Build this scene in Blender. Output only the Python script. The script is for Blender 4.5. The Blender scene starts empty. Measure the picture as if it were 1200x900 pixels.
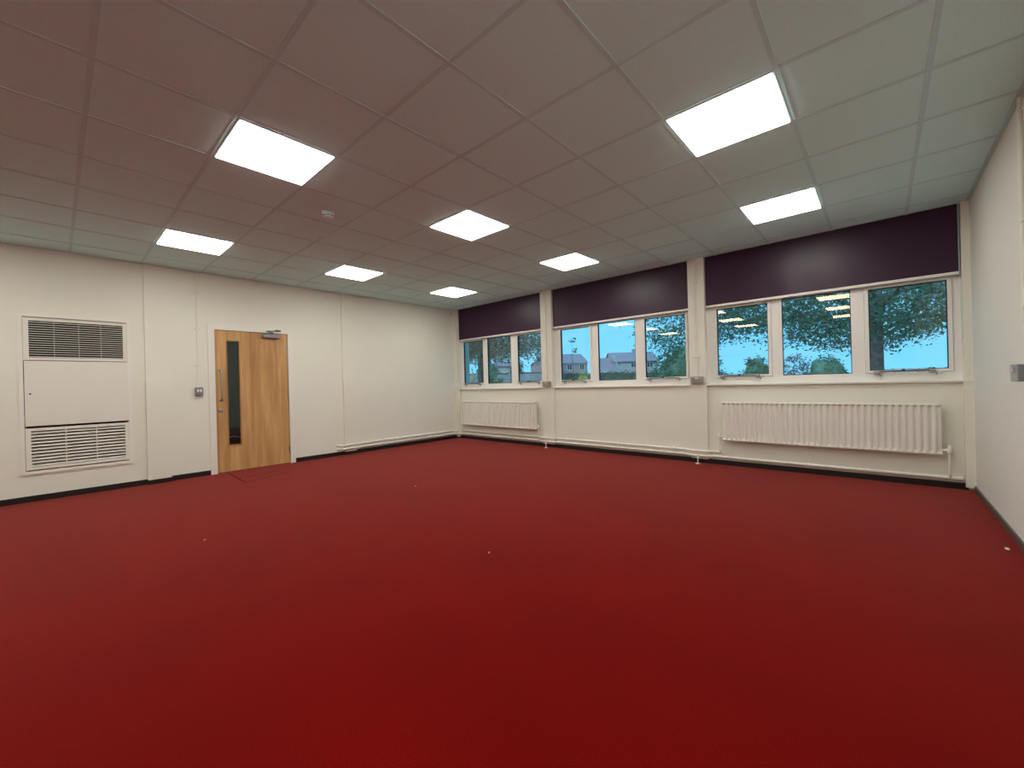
import bpy, bmesh, math, random
from mathutils import Vector, Matrix
random.seed(7)
C = bpy.context.scene.collection
PI = math.pi

# ------------------------------------------------------------------ dimensions (metres)
W, D, H = 7.445, 11.31, 2.737          # room: x 0..W, y 0..-D (windows on y = 0), ceiling H
LOWY = 0.015                           # face of the wall under the windows
PILY = -0.03                           # face of the pilasters
BAYS = [(0.085, 2.33), (2.565, 4.865), (5.072, 7.388)]
GLASS = [[(0.16, 0.76), (0.88, 1.52), (1.694, 2.292)],
         [(2.681, 3.261), (3.412, 4.046), (4.20, 4.787)],
         [(5.194, 5.775), (5.921, 6.563), (6.711, 7.296)]]
ZA, ZB = (1.167, 2.036), (1.142, 2.06)  # glass heights: opening sashes, fixed light

# ------------------------------------------------------------------ materials
def srgb(r, g, b):
    f = lambda c: c / 12.92 if c <= .04045 else ((c + .055) / 1.055) ** 2.4
    return (f(r / 255), f(g / 255), f(b / 255), 1)

def mat(name, col, rough=.5, metal=0, spec=.5, noise=None, bump=None, var=.06, sheen=0):
    m = bpy.data.materials.new(name); m.use_nodes = True
    nt = m.node_tree; b = nt.nodes['Principled BSDF']
    b.inputs['Base Color'].default_value = col if len(col) == 4 else (*col, 1)
    b.inputs['Roughness'].default_value = rough
    b.inputs['Metallic'].default_value = metal
    b.inputs['Specular IOR Level'].default_value = spec
    if sheen:
        b.inputs['Sheen Weight'].default_value = sheen
        b.inputs['Sheen Roughness'].default_value = .5
    tc = nt.nodes.new('ShaderNodeTexCoord')
    if noise:
        n = nt.nodes.new('ShaderNodeTexNoise'); n.inputs['Scale'].default_value = noise
        n.inputs['Detail'].default_value = 5
        nt.links.new(tc.outputs['Object'], n.inputs['Vector'])
        r = nt.nodes.new('ShaderNodeValToRGB')
        c = b.inputs['Base Color'].default_value
        r.color_ramp.elements[0].position = .3; r.color_ramp.elements[1].position = .7
        r.color_ramp.elements[0].color = (c[0]*(1-var), c[1]*(1-var), c[2]*(1-var), 1)
        r.color_ramp.elements[1].color = (min(1, c[0]*(1+var)), min(1, c[1]*(1+var)), min(1, c[2]*(1+var)), 1)
        nt.links.new(n.outputs['Fac'], r.inputs['Fac']); nt.links.new(r.outputs['Color'], b.inputs['Base Color'])
    if bump:
        n2 = nt.nodes.new('ShaderNodeTexNoise'); n2.inputs['Scale'].default_value = bump[0]
        n2.inputs['Detail'].default_value = 4
        nt.links.new(tc.outputs['Object'], n2.inputs['Vector'])
        bp = nt.nodes.new('ShaderNodeBump'); bp.inputs['Strength'].default_value = bump[1]
        bp.inputs['Distance'].default_value = bump[2]
        nt.links.new(n2.outputs['Fac'], bp.inputs['Height']); nt.links.new(bp.outputs['Normal'], b.inputs['Normal'])
    return m

def emit(name, col, s):
    m = bpy.data.materials.new(name); m.use_nodes = True
    nt = m.node_tree; nt.nodes.clear()
    e = nt.nodes.new('ShaderNodeEmission'); o = nt.nodes.new('ShaderNodeOutputMaterial')
    e.inputs['Color'].default_value = (*col, 1); e.inputs['Strength'].default_value = s
    nt.links.new(e.outputs[0], o.inputs[0]); return m

def glass(name, trans, refl, boost):
    m = bpy.data.materials.new(name); m.use_nodes = True
    nt = m.node_tree; nt.nodes.clear()
    t = nt.nodes.new('ShaderNodeBsdfTransparent'); t.inputs[0].default_value = (*trans, 1)
    g = nt.nodes.new('ShaderNodeBsdfGlossy'); g.inputs['Color'].default_value = (*refl, 1)
    g.inputs['Roughness'].default_value = 0.0
    f = nt.nodes.new('ShaderNodeFresnel'); f.inputs['IOR'].default_value = 1.5
    k = nt.nodes.new('ShaderNodeMath'); k.operation = 'MULTIPLY'; k.inputs[1].default_value = boost; k.use_clamp = True
    x = nt.nodes.new('ShaderNodeMixShader'); o = nt.nodes.new('ShaderNodeOutputMaterial')
    nt.links.new(f.outputs[0], k.inputs[0]); nt.links.new(k.outputs[0], x.inputs[0])
    nt.links.new(t.outputs[0], x.inputs[1]); nt.links.new(g.outputs[0], x.inputs[2]); nt.links.new(x.outputs[0], o.inputs[0])
    return m

def carpet_mat():
    m = mat('carpet', (.150, .0009, .0004), .95, spec=.06, sheen=.72)
    nt = m.node_tree; b = nt.nodes['Principled BSDF']
    b.inputs['Sheen Tint'].default_value = (1, .32, .29, 1); b.inputs['Sheen Roughness'].default_value = .32
    tc = nt.nodes.new('ShaderNodeTexCoord')
    # carpet tiles half a metre square, each laid with its nap a shade different
    sn = nt.nodes.new('ShaderNodeVectorMath'); sn.operation = 'SNAP'; sn.inputs[1].default_value = (.5, .5, 50)
    nt.links.new(tc.outputs['Object'], sn.inputs[0])
    wn = nt.nodes.new('ShaderNodeTexWhiteNoise'); nt.links.new(sn.outputs[0], wn.inputs['Vector'])
    a = nt.nodes.new('ShaderNodeMapRange'); a.inputs['To Min'].default_value = .965; a.inputs['To Max'].default_value = 1.035
    nt.links.new(wn.outputs['Value'], a.inputs['Value'])
    big = nt.nodes.new('ShaderNodeTexNoise'); big.inputs['Scale'].default_value = 1.3; big.inputs['Detail'].default_value = 3
    nt.links.new(tc.outputs['Object'], big.inputs['Vector'])
    bm_ = nt.nodes.new('ShaderNodeMapRange'); bm_.inputs['From Min'].default_value = .3; bm_.inputs['From Max'].default_value = .7
    bm_.inputs['To Min'].default_value = .9; bm_.inputs['To Max'].default_value = 1.08
    nt.links.new(big.outputs['Fac'], bm_.inputs['Value'])
    fine = nt.nodes.new('ShaderNodeTexNoise'); fine.inputs['Scale'].default_value = 230; fine.inputs['Detail'].default_value = 4
    nt.links.new(tc.outputs['Object'], fine.inputs['Vector'])
    fm = nt.nodes.new('ShaderNodeMapRange'); fm.inputs['From Min'].default_value = .3; fm.inputs['From Max'].default_value = .7
    fm.inputs['To Min'].default_value = .70; fm.inputs['To Max'].default_value = 1.28
    nt.links.new(fine.outputs['Fac'], fm.inputs['Value'])
    m1 = nt.nodes.new('ShaderNodeMath'); m1.operation = 'MULTIPLY'
    m2 = nt.nodes.new('ShaderNodeMath'); m2.operation = 'MULTIPLY'
    nt.links.new(a.outputs[0], m1.inputs[0]); nt.links.new(bm_.outputs[0], m1.inputs[1])
    nt.links.new(m1.outputs[0], m2.inputs[0]); nt.links.new(fm.outputs[0], m2.inputs[1])
    sc = nt.nodes.new('ShaderNodeVectorMath'); sc.operation = 'SCALE'
    sc.inputs[0].default_value = b.inputs['Base Color'].default_value[:3]
    nt.links.new(m2.outputs[0], sc.inputs['Scale']); nt.links.new(sc.outputs[0], b.inputs['Base Color'])
    bp = nt.nodes.new('ShaderNodeBump'); bp.inputs['Strength'].default_value = .4; bp.inputs['Distance'].default_value = .002
    nt.links.new(fine.outputs['Fac'], bp.inputs['Height']); nt.links.new(bp.outputs['Normal'], b.inputs['Normal'])
    return m

def wood_mat():
    m = mat('oak_veneer', srgb(176, 128, 74), .42, spec=.4)
    nt = m.node_tree; b = nt.nodes['Principled BSDF']
    tc = nt.nodes.new('ShaderNodeTexCoord')
    mp = nt.nodes.new('ShaderNodeMapping'); mp.inputs['Scale'].default_value = (1, 7, .55)
    nt.links.new(tc.outputs['Object'], mp.inputs['Vector'])
    n1 = nt.nodes.new('ShaderNodeTexNoise'); n1.inputs['Scale'].default_value = 1.6; n1.inputs['Detail'].default_value = 6; n1.inputs['Distortion'].default_value = .7
    nt.links.new(mp.outputs[0], n1.inputs['Vector'])
    mp2 = nt.nodes.new('ShaderNodeMapping'); mp2.inputs['Scale'].default_value = (1, 90, 2)
    nt.links.new(tc.outputs['Object'], mp2.inputs['Vector'])
    n2 = nt.nodes.new('ShaderNodeTexNoise'); n2.inputs['Scale'].default_value = 2; n2.inputs['Detail'].default_value = 3
    nt.links.new(mp2.outputs[0], n2.inputs['Vector'])
    # veneer leaves: wide vertical strips
    sep = nt.nodes.new('ShaderNodeSeparateXYZ'); nt.links.new(tc.outputs['Object'], sep.inputs[0])
    st = nt.nodes.new('ShaderNodeMath'); st.operation = 'SNAP'; st.inputs[1].default_value = .13
    nt.links.new(sep.outputs['Y'], st.inputs[0])
    wn = nt.nodes.new('ShaderNodeTexWhiteNoise'); wn.noise_dimensions = '1D'; nt.links.new(st.outputs[0], wn.inputs['W'])
    r = nt.nodes.new('ShaderNodeValToRGB')
    r.color_ramp.elements[0].position = .3; r.color_ramp.elements[0].color = (.42, .215, .078, 1)
    r.color_ramp.elements[1].position = .72; r.color_ramp.elements[1].color = (.66, .40, .17, 1)
    s = nt.nodes.new('ShaderNodeMath'); s.operation = 'MULTIPLY_ADD'; s.inputs[1].default_value = .25
    nt.links.new(n2.outputs['Fac'], s.inputs[0]); nt.links.new(n1.outputs['Fac'], s.inputs[2])
    s2 = nt.nodes.new('ShaderNodeMath'); s2.operation = 'MULTIPLY_ADD'; s2.inputs[1].default_value = .2
    nt.links.new(wn.outputs['Value'], s2.inputs[0]); nt.links.new(s.outputs[0], s2.inputs[2])
    s3 = nt.nodes.new('ShaderNodeMath'); s3.operation = 'SUBTRACT'; s3.inputs[1].default_value = .22
    nt.links.new(s2.outputs[0], s3.inputs[0]); nt.links.new(s3.outputs[0], r.inputs['Fac'])
    nt.links.new(r.outputs['Color'], b.inputs['Base Color'])
    return m

def leaf_mat(name, c1, c2, scale=1.2):
    m = mat(name, c1, .6, spec=.3)
    nt = m.node_tree; b = nt.nodes['Principled BSDF']
    tc = nt.nodes.new('ShaderNodeTexCoord'); n = nt.nodes.new('ShaderNodeTexNoise')
    n.inputs['Scale'].default_value = scale; n.inputs['Detail'].default_value = 6
    nt.links.new(tc.outputs['Object'], n.inputs['Vector'])
    r = nt.nodes.new('ShaderNodeValToRGB')
    r.color_ramp.elements[0].position = .35; r.color_ramp.elements[0].color = (*c1, 1)
    r.color_ramp.elements[1].position = .65; r.color_ramp.elements[1].color = (*c2, 1)
    nt.links.new(n.outputs['Fac'], r.inputs['Fac']); nt.links.new(r.outputs['Color'], b.inputs['Base Color'])
    b.inputs['Subsurface Weight'].default_value = 0
    return m

M = dict(
    wall=mat('wall_paint', (.82, .82, .735), .6, spec=.3, noise=1.1, var=.012, bump=(55, .25, .003)),
    roughwall=mat('roughcast_paint', (.77, .775, .72), .6, spec=.3, noise=1.1, var=.012, bump=(38, .5, .005)),
    trim=mat('trim_gloss_white', (.84, .835, .775), .35, spec=.5),
    upvc=mat('upvc_white', (.86, .86, .825), .3, spec=.5),
    tile=mat('ceiling_tile', (.67, .945, .98), .9, spec=.1, noise=240, var=.07, bump=(300, .3, .002)),
    tee=mat('ceiling_tee', (.57, .79, .82), .6, spec=.15),
    skirt=mat('skirting_black', (.012, .011, .011), .4),
    skirt_r=mat('skirting_grey', (.09, .08, .078), .4),
    carpet=carpet_mat(),
    seam=mat('carpet_seam', (.035, .004, .005), .95, spec=.05),
    oak=wood_mat(),
    bead=mat('oak_bead', srgb(170, 128, 84), .4),
    steel=mat('brushed_steel', (.46, .455, .45), .32, metal=1),
    darkmetal=mat('dark_metal', (.10, .10, .11), .4, metal=.6),
    greymetal=mat('grey_metal_box', (.25, .25, .27), .35, metal=.5),
    white=mat('white_plastic', (.80, .79, .76), .35),
    black=mat('black_rubber', (.006, .006, .008), .5),
    cavity=mat('cavity_shade', (.006, .006, .006), .9),  # near-black colour standing in for shade inside the cabinet and its gaps
    blind=mat('maroon_blind_fabric', (.038, .0115, .036), .38, spec=.36, bump=(2.2, .12, .02)),
    enamel=mat('radiator_enamel', (.83, .82, .765), .32, spec=.5),
    slat=mat('slat_enamel', (.81, .795, .725), .35),
    panel_light=emit('led_diffuser', (1, .97, .88), 16.0),
    glass=glass('window_glass', (.88, .97, 1.0), (.98, .72, .53), 2.0),
    doorglass=glass('door_glass', (.7, .78, .76), (.85, 1, .95), 1.4),
    detector=mat('detector_plastic', (.74, .96, .98), .4),
    scrap=mat('paper', (.8, .75, .7), .7),
    bag=mat('black_nylon', (.012, .012, .014), .6),
    piping=mat('grey_piping', (.75, .75, .78), .4),
    brick=mat('house_brick', (.60, .42, .40), .9, noise=3, var=.1),
    render=mat('house_render', (.66, .58, .56), .9, noise=2, var=.06),
    roof=mat('roof_tiles', (.42, .33, .36), .9, noise=4, var=.1),
    bark=mat('bark', (.20, .18, .17), .95, noise=9, var=.35, bump=(14, .8, .03)),  # lightened to put the haze over the trunk into its colour
    leaf=leaf_mat('leaf_dark', (.10, .19, .135), (.18, .30, .18)),  # lifted colours stand in for the haze on the window glass
    leafb=leaf_mat('leaf_brown_green', (.20, .19, .145), (.32, .33, .23)),
    bush=leaf_mat('bush_green', (.09, .20, .12), (.20, .36, .22), 2),
    bushp=leaf_mat('bush_purple', (.16, .15, .20), (.26, .27, .30), 2),
    bushy=leaf_mat('bush_yellow', (.35, .42, .12), (.5, .55, .2), 3),
    hedge=leaf_mat('hedge_green', (.06, .15, .11), (.12, .24, .17), 2),
    fence=mat('fence_boards', (.50, .52, .52), .8, noise=3, var=.12),
    post=mat('yellow_post', (.62, .56, .25), .6),
    grass=mat('grass', (.08, .15, .05), .95, noise=2, var=.3),
)

# ------------------------------------------------------------------ mesh builder
class MB:
    def __init__(s): s.v = []; s.f = []; s.smooth = []
    def add(s, vs, fs, smooth=False):
        o = len(s.v); s.v += [tuple(v) for v in vs]; s.f += [tuple(i + o for i in f) for f in fs]
        s.smooth += [smooth] * len(fs); return s
    def box(s, x0, x1, y0, y1, z0, z1, bev=0, segs=2):
        x0, x1 = min(x0, x1), max(x0, x1); y0, y1 = min(y0, y1), max(y0, y1); z0, z1 = min(z0, z1), max(z0, z1)
        if bev:
            b = bmesh.new(); bmesh.ops.create_cube(b, size=1)
            for v in b.verts:
                v.co = Vector(((x0+x1)/2 + v.co.x*(x1-x0), (y0+y1)/2 + v.co.y*(y1-y0), (z0+z1)/2 + v.co.z*(z1-z0)))
            bmesh.ops.bevel(b, geom=b.edges[:], offset=bev, segments=segs, profile=.5, affect='EDGES')
            b.verts.index_update()
            s.add([v.co[:] for v in b.verts], [[v.index for v in f.verts] for f in b.faces]); b.free()
            return s
        vs = [(x0,y0,z0),(x1,y0,z0),(x1,y1,z0),(x0,y1,z0),(x0,y0,z1),(x1,y0,z1),(x1,y1,z1),(x0,y1,z1)]
        return s.add(vs, [(0,3,2,1),(4,5,6,7),(0,1,5,4),(1,2,6,5),(2,3,7,6),(3,0,4,7)])
    def tube(s, pts, r, n=12, bend=0, caps=True):
        pts = [Vector(p) for p in pts]
        if bend and len(pts) > 2:                      # round every corner
            q = [pts[0]]
            for a, b, c in zip(pts, pts[1:], pts[2:]):
                d1 = (a-b); d2 = (c-b); k = min(bend, d1.length*.45, d2.length*.45)
                p1 = b + d1.normalized()*k; p2 = b + d2.normalized()*k
                for i in range(6):
                    t = i/5; q.append(p1*(1-t)**2 + b*2*t*(1-t) + p2*t*t)
            q.append(pts[-1]); pts = q
        rr = r if isinstance(r, (list, tuple)) else [r]*len(pts)
        rings = []; up = None
        for i, p in enumerate(pts):
            t = (pts[min(i+1, len(pts)-1)] - pts[max(i-1, 0)]).normalized()
            if up is None:
                up = Vector((0, 0, 1)) if abs(t.z) < .9 else Vector((0, 1, 0))
            a = t.cross(up)
            if a.length < 1e-4: a = t.cross(Vector((1, .3, .2)))
            a.normalize(); b = a.cross(t).normalized(); up = b
            rings.append([p + (a*math.cos(2*PI*k/n) + b*math.sin(2*PI*k/n))*rr[i] for k in range(n)])
        vs = [v for ring in rings for v in ring]; fs = []
        for i in range(len(rings)-1):
            for k in range(n):
                fs.append((i*n+k, i*n+(k+1) % n, (i+1)*n+(k+1) % n, (i+1)*n+k))
        s.add(vs, fs, True)
        if caps:
            s.add(rings[0], [tuple(range(n))[::-1]]); s.add(rings[-1], [tuple(range(n))])
        return s
    def lathe(s, prof, c, axis='z', n=32):
        vs = []
        for r, h in prof:
            for k in range(n):
                a = 2*PI*k/n; p = (r*math.cos(a), r*math.sin(a), h)
                if axis == 'x': p = (h, p[0], p[1])
                if axis == 'y': p = (p[0], h, p[1])
                vs.append((c[0]+p[0], c[1]+p[1], c[2]+p[2]))
        fs = [(i*n+k, i*n+(k+1) % n, (i+1)*n+(k+1) % n, (i+1)*n+k) for i in range(len(prof)-1) for k in range(n)]
        s.add(vs, fs, True)
        s.add(vs[:n], [tuple(range(n))[::-1]]); s.add(vs[-n:], [tuple(range(n))]); return s
    def prism(s, poly, axis, a0, a1):
        n = len(poly)
        def P(p, h):
            return (h, p[0], p[1]) if axis == 'x' else (p[0], h, p[1]) if axis == 'y' else (p[0], p[1], h)
        vs = [P(p, a0) for p in poly] + [P(p, a1) for p in poly]
        fs = [tuple(range(n)), tuple(range(n, 2*n))[::-1]] + [(i, i+n, (i+1) % n + n, (i+1) % n) for i in range(n)]
        return s.add(vs, fs)
    def ring_xz(s, x0, x1, z0, z1, t, y0, y1):          # rectangular ring seen from the room
        s.box(x0, x0+t, y0, y1, z0, z1); s.box(x1-t, x1, y0, y1, z0, z1)
        s.box(x0+t, x1-t, y0, y1, z0, z0+t); return s.box(x0+t, x1-t, y0, y1, z1-t, z1)
    def ring_yz(s, y0, y1, z0, z1, t, x0, x1):
        s.box(x0, x1, y0, y0+t, z0, z1); s.box(x0, x1, y1-t, y1, z0, z1)
        s.box(x0, x1, y0+t, y1-t, z0, z0+t); return s.box(x0, x1, y0+t, y1-t, z1-t, z1)

def obj(name, mb, m, parent=None, kind=None):
    me = bpy.data.meshes.new(name); me.from_pydata(mb.v, [], mb.f); me.update()
    b = bmesh.new(); b.from_mesh(me); bmesh.ops.recalc_face_normals(b, faces=b.faces); b.to_mesh(me); b.free()
    for p, sm in zip(me.polygons, mb.smooth): p.use_smooth = sm
    me.materials.append(M[m] if isinstance(m, str) else m)
    o = bpy.data.objects.new(name, me); C.objects.link(o)
    if parent is not None:
        o.parent = parent
        if 'base' in parent.keys():
            o.matrix_parent_inverse = Matrix.Translation(-Vector(parent['base']))
    if kind: o['kind'] = kind
    return o

def tag(o, label, cat=None, group=None, kind=None):
    o['label'] = label
    if cat: o['category'] = cat
    if group: o['group'] = group
    if kind: o['kind'] = kind
    return o

BASED = []
def thing(name, loc, label, cat, group=None, kind=None):
    """Empty at the base of a thing; its parts are modelled in room coordinates."""
    o = bpy.data.objects.new(name, None); C.objects.link(o); o.location = loc; o.empty_display_size = .1
    o['base'] = list(loc); BASED.append(o)
    return tag(o, label, cat, group, kind)

def copy_tree(o, loc, label):
    c = o.copy(); C.objects.link(c); c.location = loc; c['label'] = label
    for ch in list(o.children):
        d = ch.copy(); C.objects.link(d); d.parent = c; d.matrix_parent_inverse = ch.matrix_parent_inverse.copy()
        for g in list(ch.children):
            e = g.copy(); C.objects.link(e); e.parent = d; e.matrix_parent_inverse = g.matrix_parent_inverse.copy()
    return c

# ================================================================== ROOM SHELL
DY0, DY1, DZ1 = -4.328, -3.378, 1.992       # door opening in the left wall
GY0, GY1, GZ0, GZ1 = -6.03, -5.185, .31, 1.995   # heater cabinet recess
fl = obj('floor', MB().box(-.14, W+.1, -D-.1, .14, -.1, 0), 'carpet')
tag(fl, 'deep red carpet tile floor', 'floor', kind='structure')
sm = MB()
def seam(p, q, w=.012):
    p = Vector((*p, 0)); q = Vector((*q, 0)); n = (q-p).normalized().cross(Vector((0, 0, 1)))*w/2
    sm.add([p-n+Vector((0,0,.0015)), q-n+Vector((0,0,.0015)), q+n+Vector((0,0,.0015)), p+n+Vector((0,0,.0015))], [(0,1,2,3)])
seam((.10, -4.22), (.958, -4.246)); seam((.958, -4.24), (.72, -3.66)); seam((.60, -4.215), (.50, -3.74))
obj('carpet_seam', sm, 'seam', fl)

# left wall, opened for the door and the heater cabinet
m = MB()
T = -.12
m.box(T, 0, GY0, -D, 0, H+.1); m.box(T, 0, GY0, GY1, 0, GZ0); m.box(T, 0, GY0, GY1, GZ1, H+.1)
m.box(T, 0, GY1, DY0, 0, H+.1); m.box(T, 0, DY0, DY1, DZ1, H+.1); m.box(T, 0, DY1, .3, 0, H+.1)
# pilasters with a thicker cased lower half
for y0, y1 in ((-5.04, -4.82), (-2.53, -2.33)):
    m.box(-.01, .022, y0, y1, 1.2, H+.02); m.box(-.01, .05, y0-.003, y1+.003, .055, 1.282)
wl = tag(obj('wall_left', m, 'wall'), 'cream painted wall with the oak door', 'wall', kind='structure')

# window wall: dado, pilasters, corner piers
m = MB(); m.box(0, W, LOWY, .30, 0, 1.035)
for x0, x1 in ((0, .085), (2.33, 2.565), (4.865, 5.072), (7.388, W+.1)): m.box(x0+.004, x1-.004, LOWY+.003, .30, 1.0, H+.1)
tag(obj('wall_back', m, 'wall'), 'cream painted wall with the three windows', 'wall', kind='structure')
for k, (x0, x1, lab) in enumerate(((2.33, 2.565, 'cream pilaster between the corner window and the middle window'),
                                   (4.865, 5.072, 'cream pilaster between the middle window and the widest window'))):
    m = MB().box(x0, x1, PILY+.002, .12, 1.0, H+.1)
    m.prism([(x0-.004, PILY), (x1+.004, PILY), (x1+.004, LOWY+.003), (x0-.004, LOWY+.003)], 'z', .058, 1.045)
    tag(obj('trim_%d' % (k+2), m, 'wall'), lab, 'pilaster', kind='structure')
m = MB(); m.box(0, .085, -.05, .12, .03, H+.1); m.box(0, .07, -.075, LOWY, .06, 1.0)
tag(obj('trim_4', m, 'wall'), 'cream corner pier beside the door wall', 'pilaster', kind='structure')
m = MB(); m.box(7.388, W, PILY, .12, .03, H+.1); m.box(7.38, W, PILY-.012, LOWY, .03, 1.045)
tag(obj('trim_5', m, 'wall'), 'cream corner pier beside the textured wall', 'pilaster', kind='structure')
tag(obj('wall_right', MB().box(W, W+.12, .3, -D, 0, H+.1), 'roughwall'), 'cream textured wall at the narrow edge with a metal switch box', 'wall', kind='structure')
tag(obj('wall_front', MB().box(-.12, W+.12, -D, -D-.12, 0, H+.1), 'wall'), 'cream end wall seen only mirrored in the window glass', 'wall', kind='structure')

# skirtings
m = MB(); m.box(0, .012, -D, DY0-.068, 0, .064, .003); m.box(0, .012, DY1+.068, -.02, 0, .064, .003)
for y0, y1 in ((-5.045, -4.795), (-2.535, -2.315)): m.box(0, .046, y0, y1, 0, .057)
tag(obj('baseboard_left', m, 'skirt'), 'black skirting along the door wall', 'skirting', kind='structure')
m = MB(); m.box(.0, 7.40, 0, LOWY+.01, 0, .062, .003)
tag(obj('baseboard_back', m, 'skirt'), 'black skirting under the windows and radiators', 'skirting', kind='structure')
m = MB(); m.box(W-.014, W, -D, -.03, 0, .05, .003)
tag(obj('baseboard_right', m, 'skirt_r'), 'dark grey skirting along the textured wall', 'skirting', kind='structure')

# ceiling: tile field, tee grid, perimeter angle
cl = obj('ceiling', MB().box(-.12, W+.12, -D-.12, .3, H+.004, H+.12), 'tile')
tag(cl, 'grey suspended tile ceiling in a square grid', 'ceiling', kind='structure')
LX = [6.42 - .6*k for k in range(0, 11)] + [7.02]
LY = [-.254 - .6*k for k in range(0, 19)]
m = MB()
for x in LX: m.box(x-.012, x+.012, -D, .03, H, H+.01)
for y in LY:
    xs = sorted([0, *LX, W])
    for a, b in zip(xs, xs[1:]): m.box(a+.012, b-.012, y-.0115, y+.0115, H+.0006, H+.01)
obj('ceiling_grid', m, 'tee', cl)
m = MB(); m.box(0, .02, -D, .03, H-.002, H+.01); m.box(W-.024, W, -D, .03, H-.002, H+.01); m.box(.02, W-.02, -D, -D+.02, H-.002, H+.01)
for x0, x1 in BAYS: m.box(x0, x1, -.028, -.008, H-.002, H+.01)
tag(obj('trim_1', m, 'tee'), 'thin metal angle around the ceiling edge', 'ceiling trim', kind='structure')

# ================================================================== CEILING LIGHTS
def light(x, y, label, group):
    t = thing('ceiling_light', (x, y, H), label, 'ceiling light', group)
    m = MB(); h0, h1 = .2795, .289
    for s in (-1, 1):
        m.box(x+s*h0, x+s*h1, y-h1, y+h1, H-.003, H+.006); m.box(x-h0, x+h0, y+s*h0, y+s*h1, H-.003, H+.006)
    obj('frame', m, 'tee', t)
    obj('diffuser', MB().box(x-h0+.001, x+h0-.001, y-h0+.001, y+h0-.001, H-.008, H+.002), 'panel_light', t)  # set below the frame so its glowing edges add fill to the ceiling
    return t
COLS = [6.12, 3.72, 1.32]; ROWS = [-1.154, -2.954, -4.754, -6.554, -8.354]
seen = {(0, 0): 'bright square ceiling light in front of the widest maroon blind',
        (0, 1): 'bright square ceiling light, largest in view, toward the textured wall',
        (1, 0): 'bright square ceiling light in front of the middle maroon blind',
        (1, 1): 'bright square ceiling light at the centre of the ceiling, alone in the middle',
        (1, 2): 'bright square ceiling light, large, nearest to the round smoke detector',
        (2, 0): 'bright square ceiling light, smallest in view, by the corner of the door wall and windows',
        (2, 1): 'bright square ceiling light over the wall between the oak door and the corner',
        (2, 2): 'bright square ceiling light near the door wall, above the oak door and the cabinet'}
L0 = None
for i, x in enumerate(COLS):
    for j, y in enumerate(ROWS):
        lab = seen.get((i, j), 'square ceiling light behind the viewpoint, seen only mirrored in the window glass')
        grp = 'lit ceiling panels in view' if (i, j) in seen else 'ceiling panels mirrored in the window glass'
        if L0 is None: L0 = light(x, y, lab, grp)
        else:
            c = copy_tree(L0, (x, y, H), lab); c['group'] = grp

# smoke detector
t = thing('smoke_detector', (3.065, -4.10, H), 'round white smoke detector on the ceiling', 'smoke detector')
obj('base', MB().lathe([(.054, 0), (.054, -.014), (.050, -.018)], (3.065, -4.10, H)), 'detector', t)
b = obj('head', MB().lathe([(.046, -.018), (.046, -.026), (.042, -.030), (.042, -.037), (.044, -.038), (.036, -.048), (.018, -.054), (.002, -.055)], (3.065, -4.10, H)), 'detector', t)
m = MB()
for k in range(8):
    a0 = 2*PI*k/8 + .08; a1 = a0 + .55
    pts = [(3.065+.0432*math.cos(a0+(a1-a0)*q/4), -4.10+.0432*math.sin(a0+(a1-a0)*q/4)) for q in range(5)]
    m.add([(*p, H-.030) for p in pts] + [(*p, H-.0375) for p in pts], [(q, q+1, q+6, q+5) for q in range(4)])
obj('sensing_slot', m, 'black', t)

# small sensor box in the corner
t = thing('sensor_box', (.085, -.03, 2.60), 'small pale box high in the corner beside the blind', 'sensor box')
obj('housing', MB().box(.0, .055, -.13, -.076, 2.62, 2.70, .006), 'white', t)
obj('cable', MB().tube([(.03, -.10, 2.70), (.03, -.10, H)], .005, 8), 'white', t)

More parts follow.
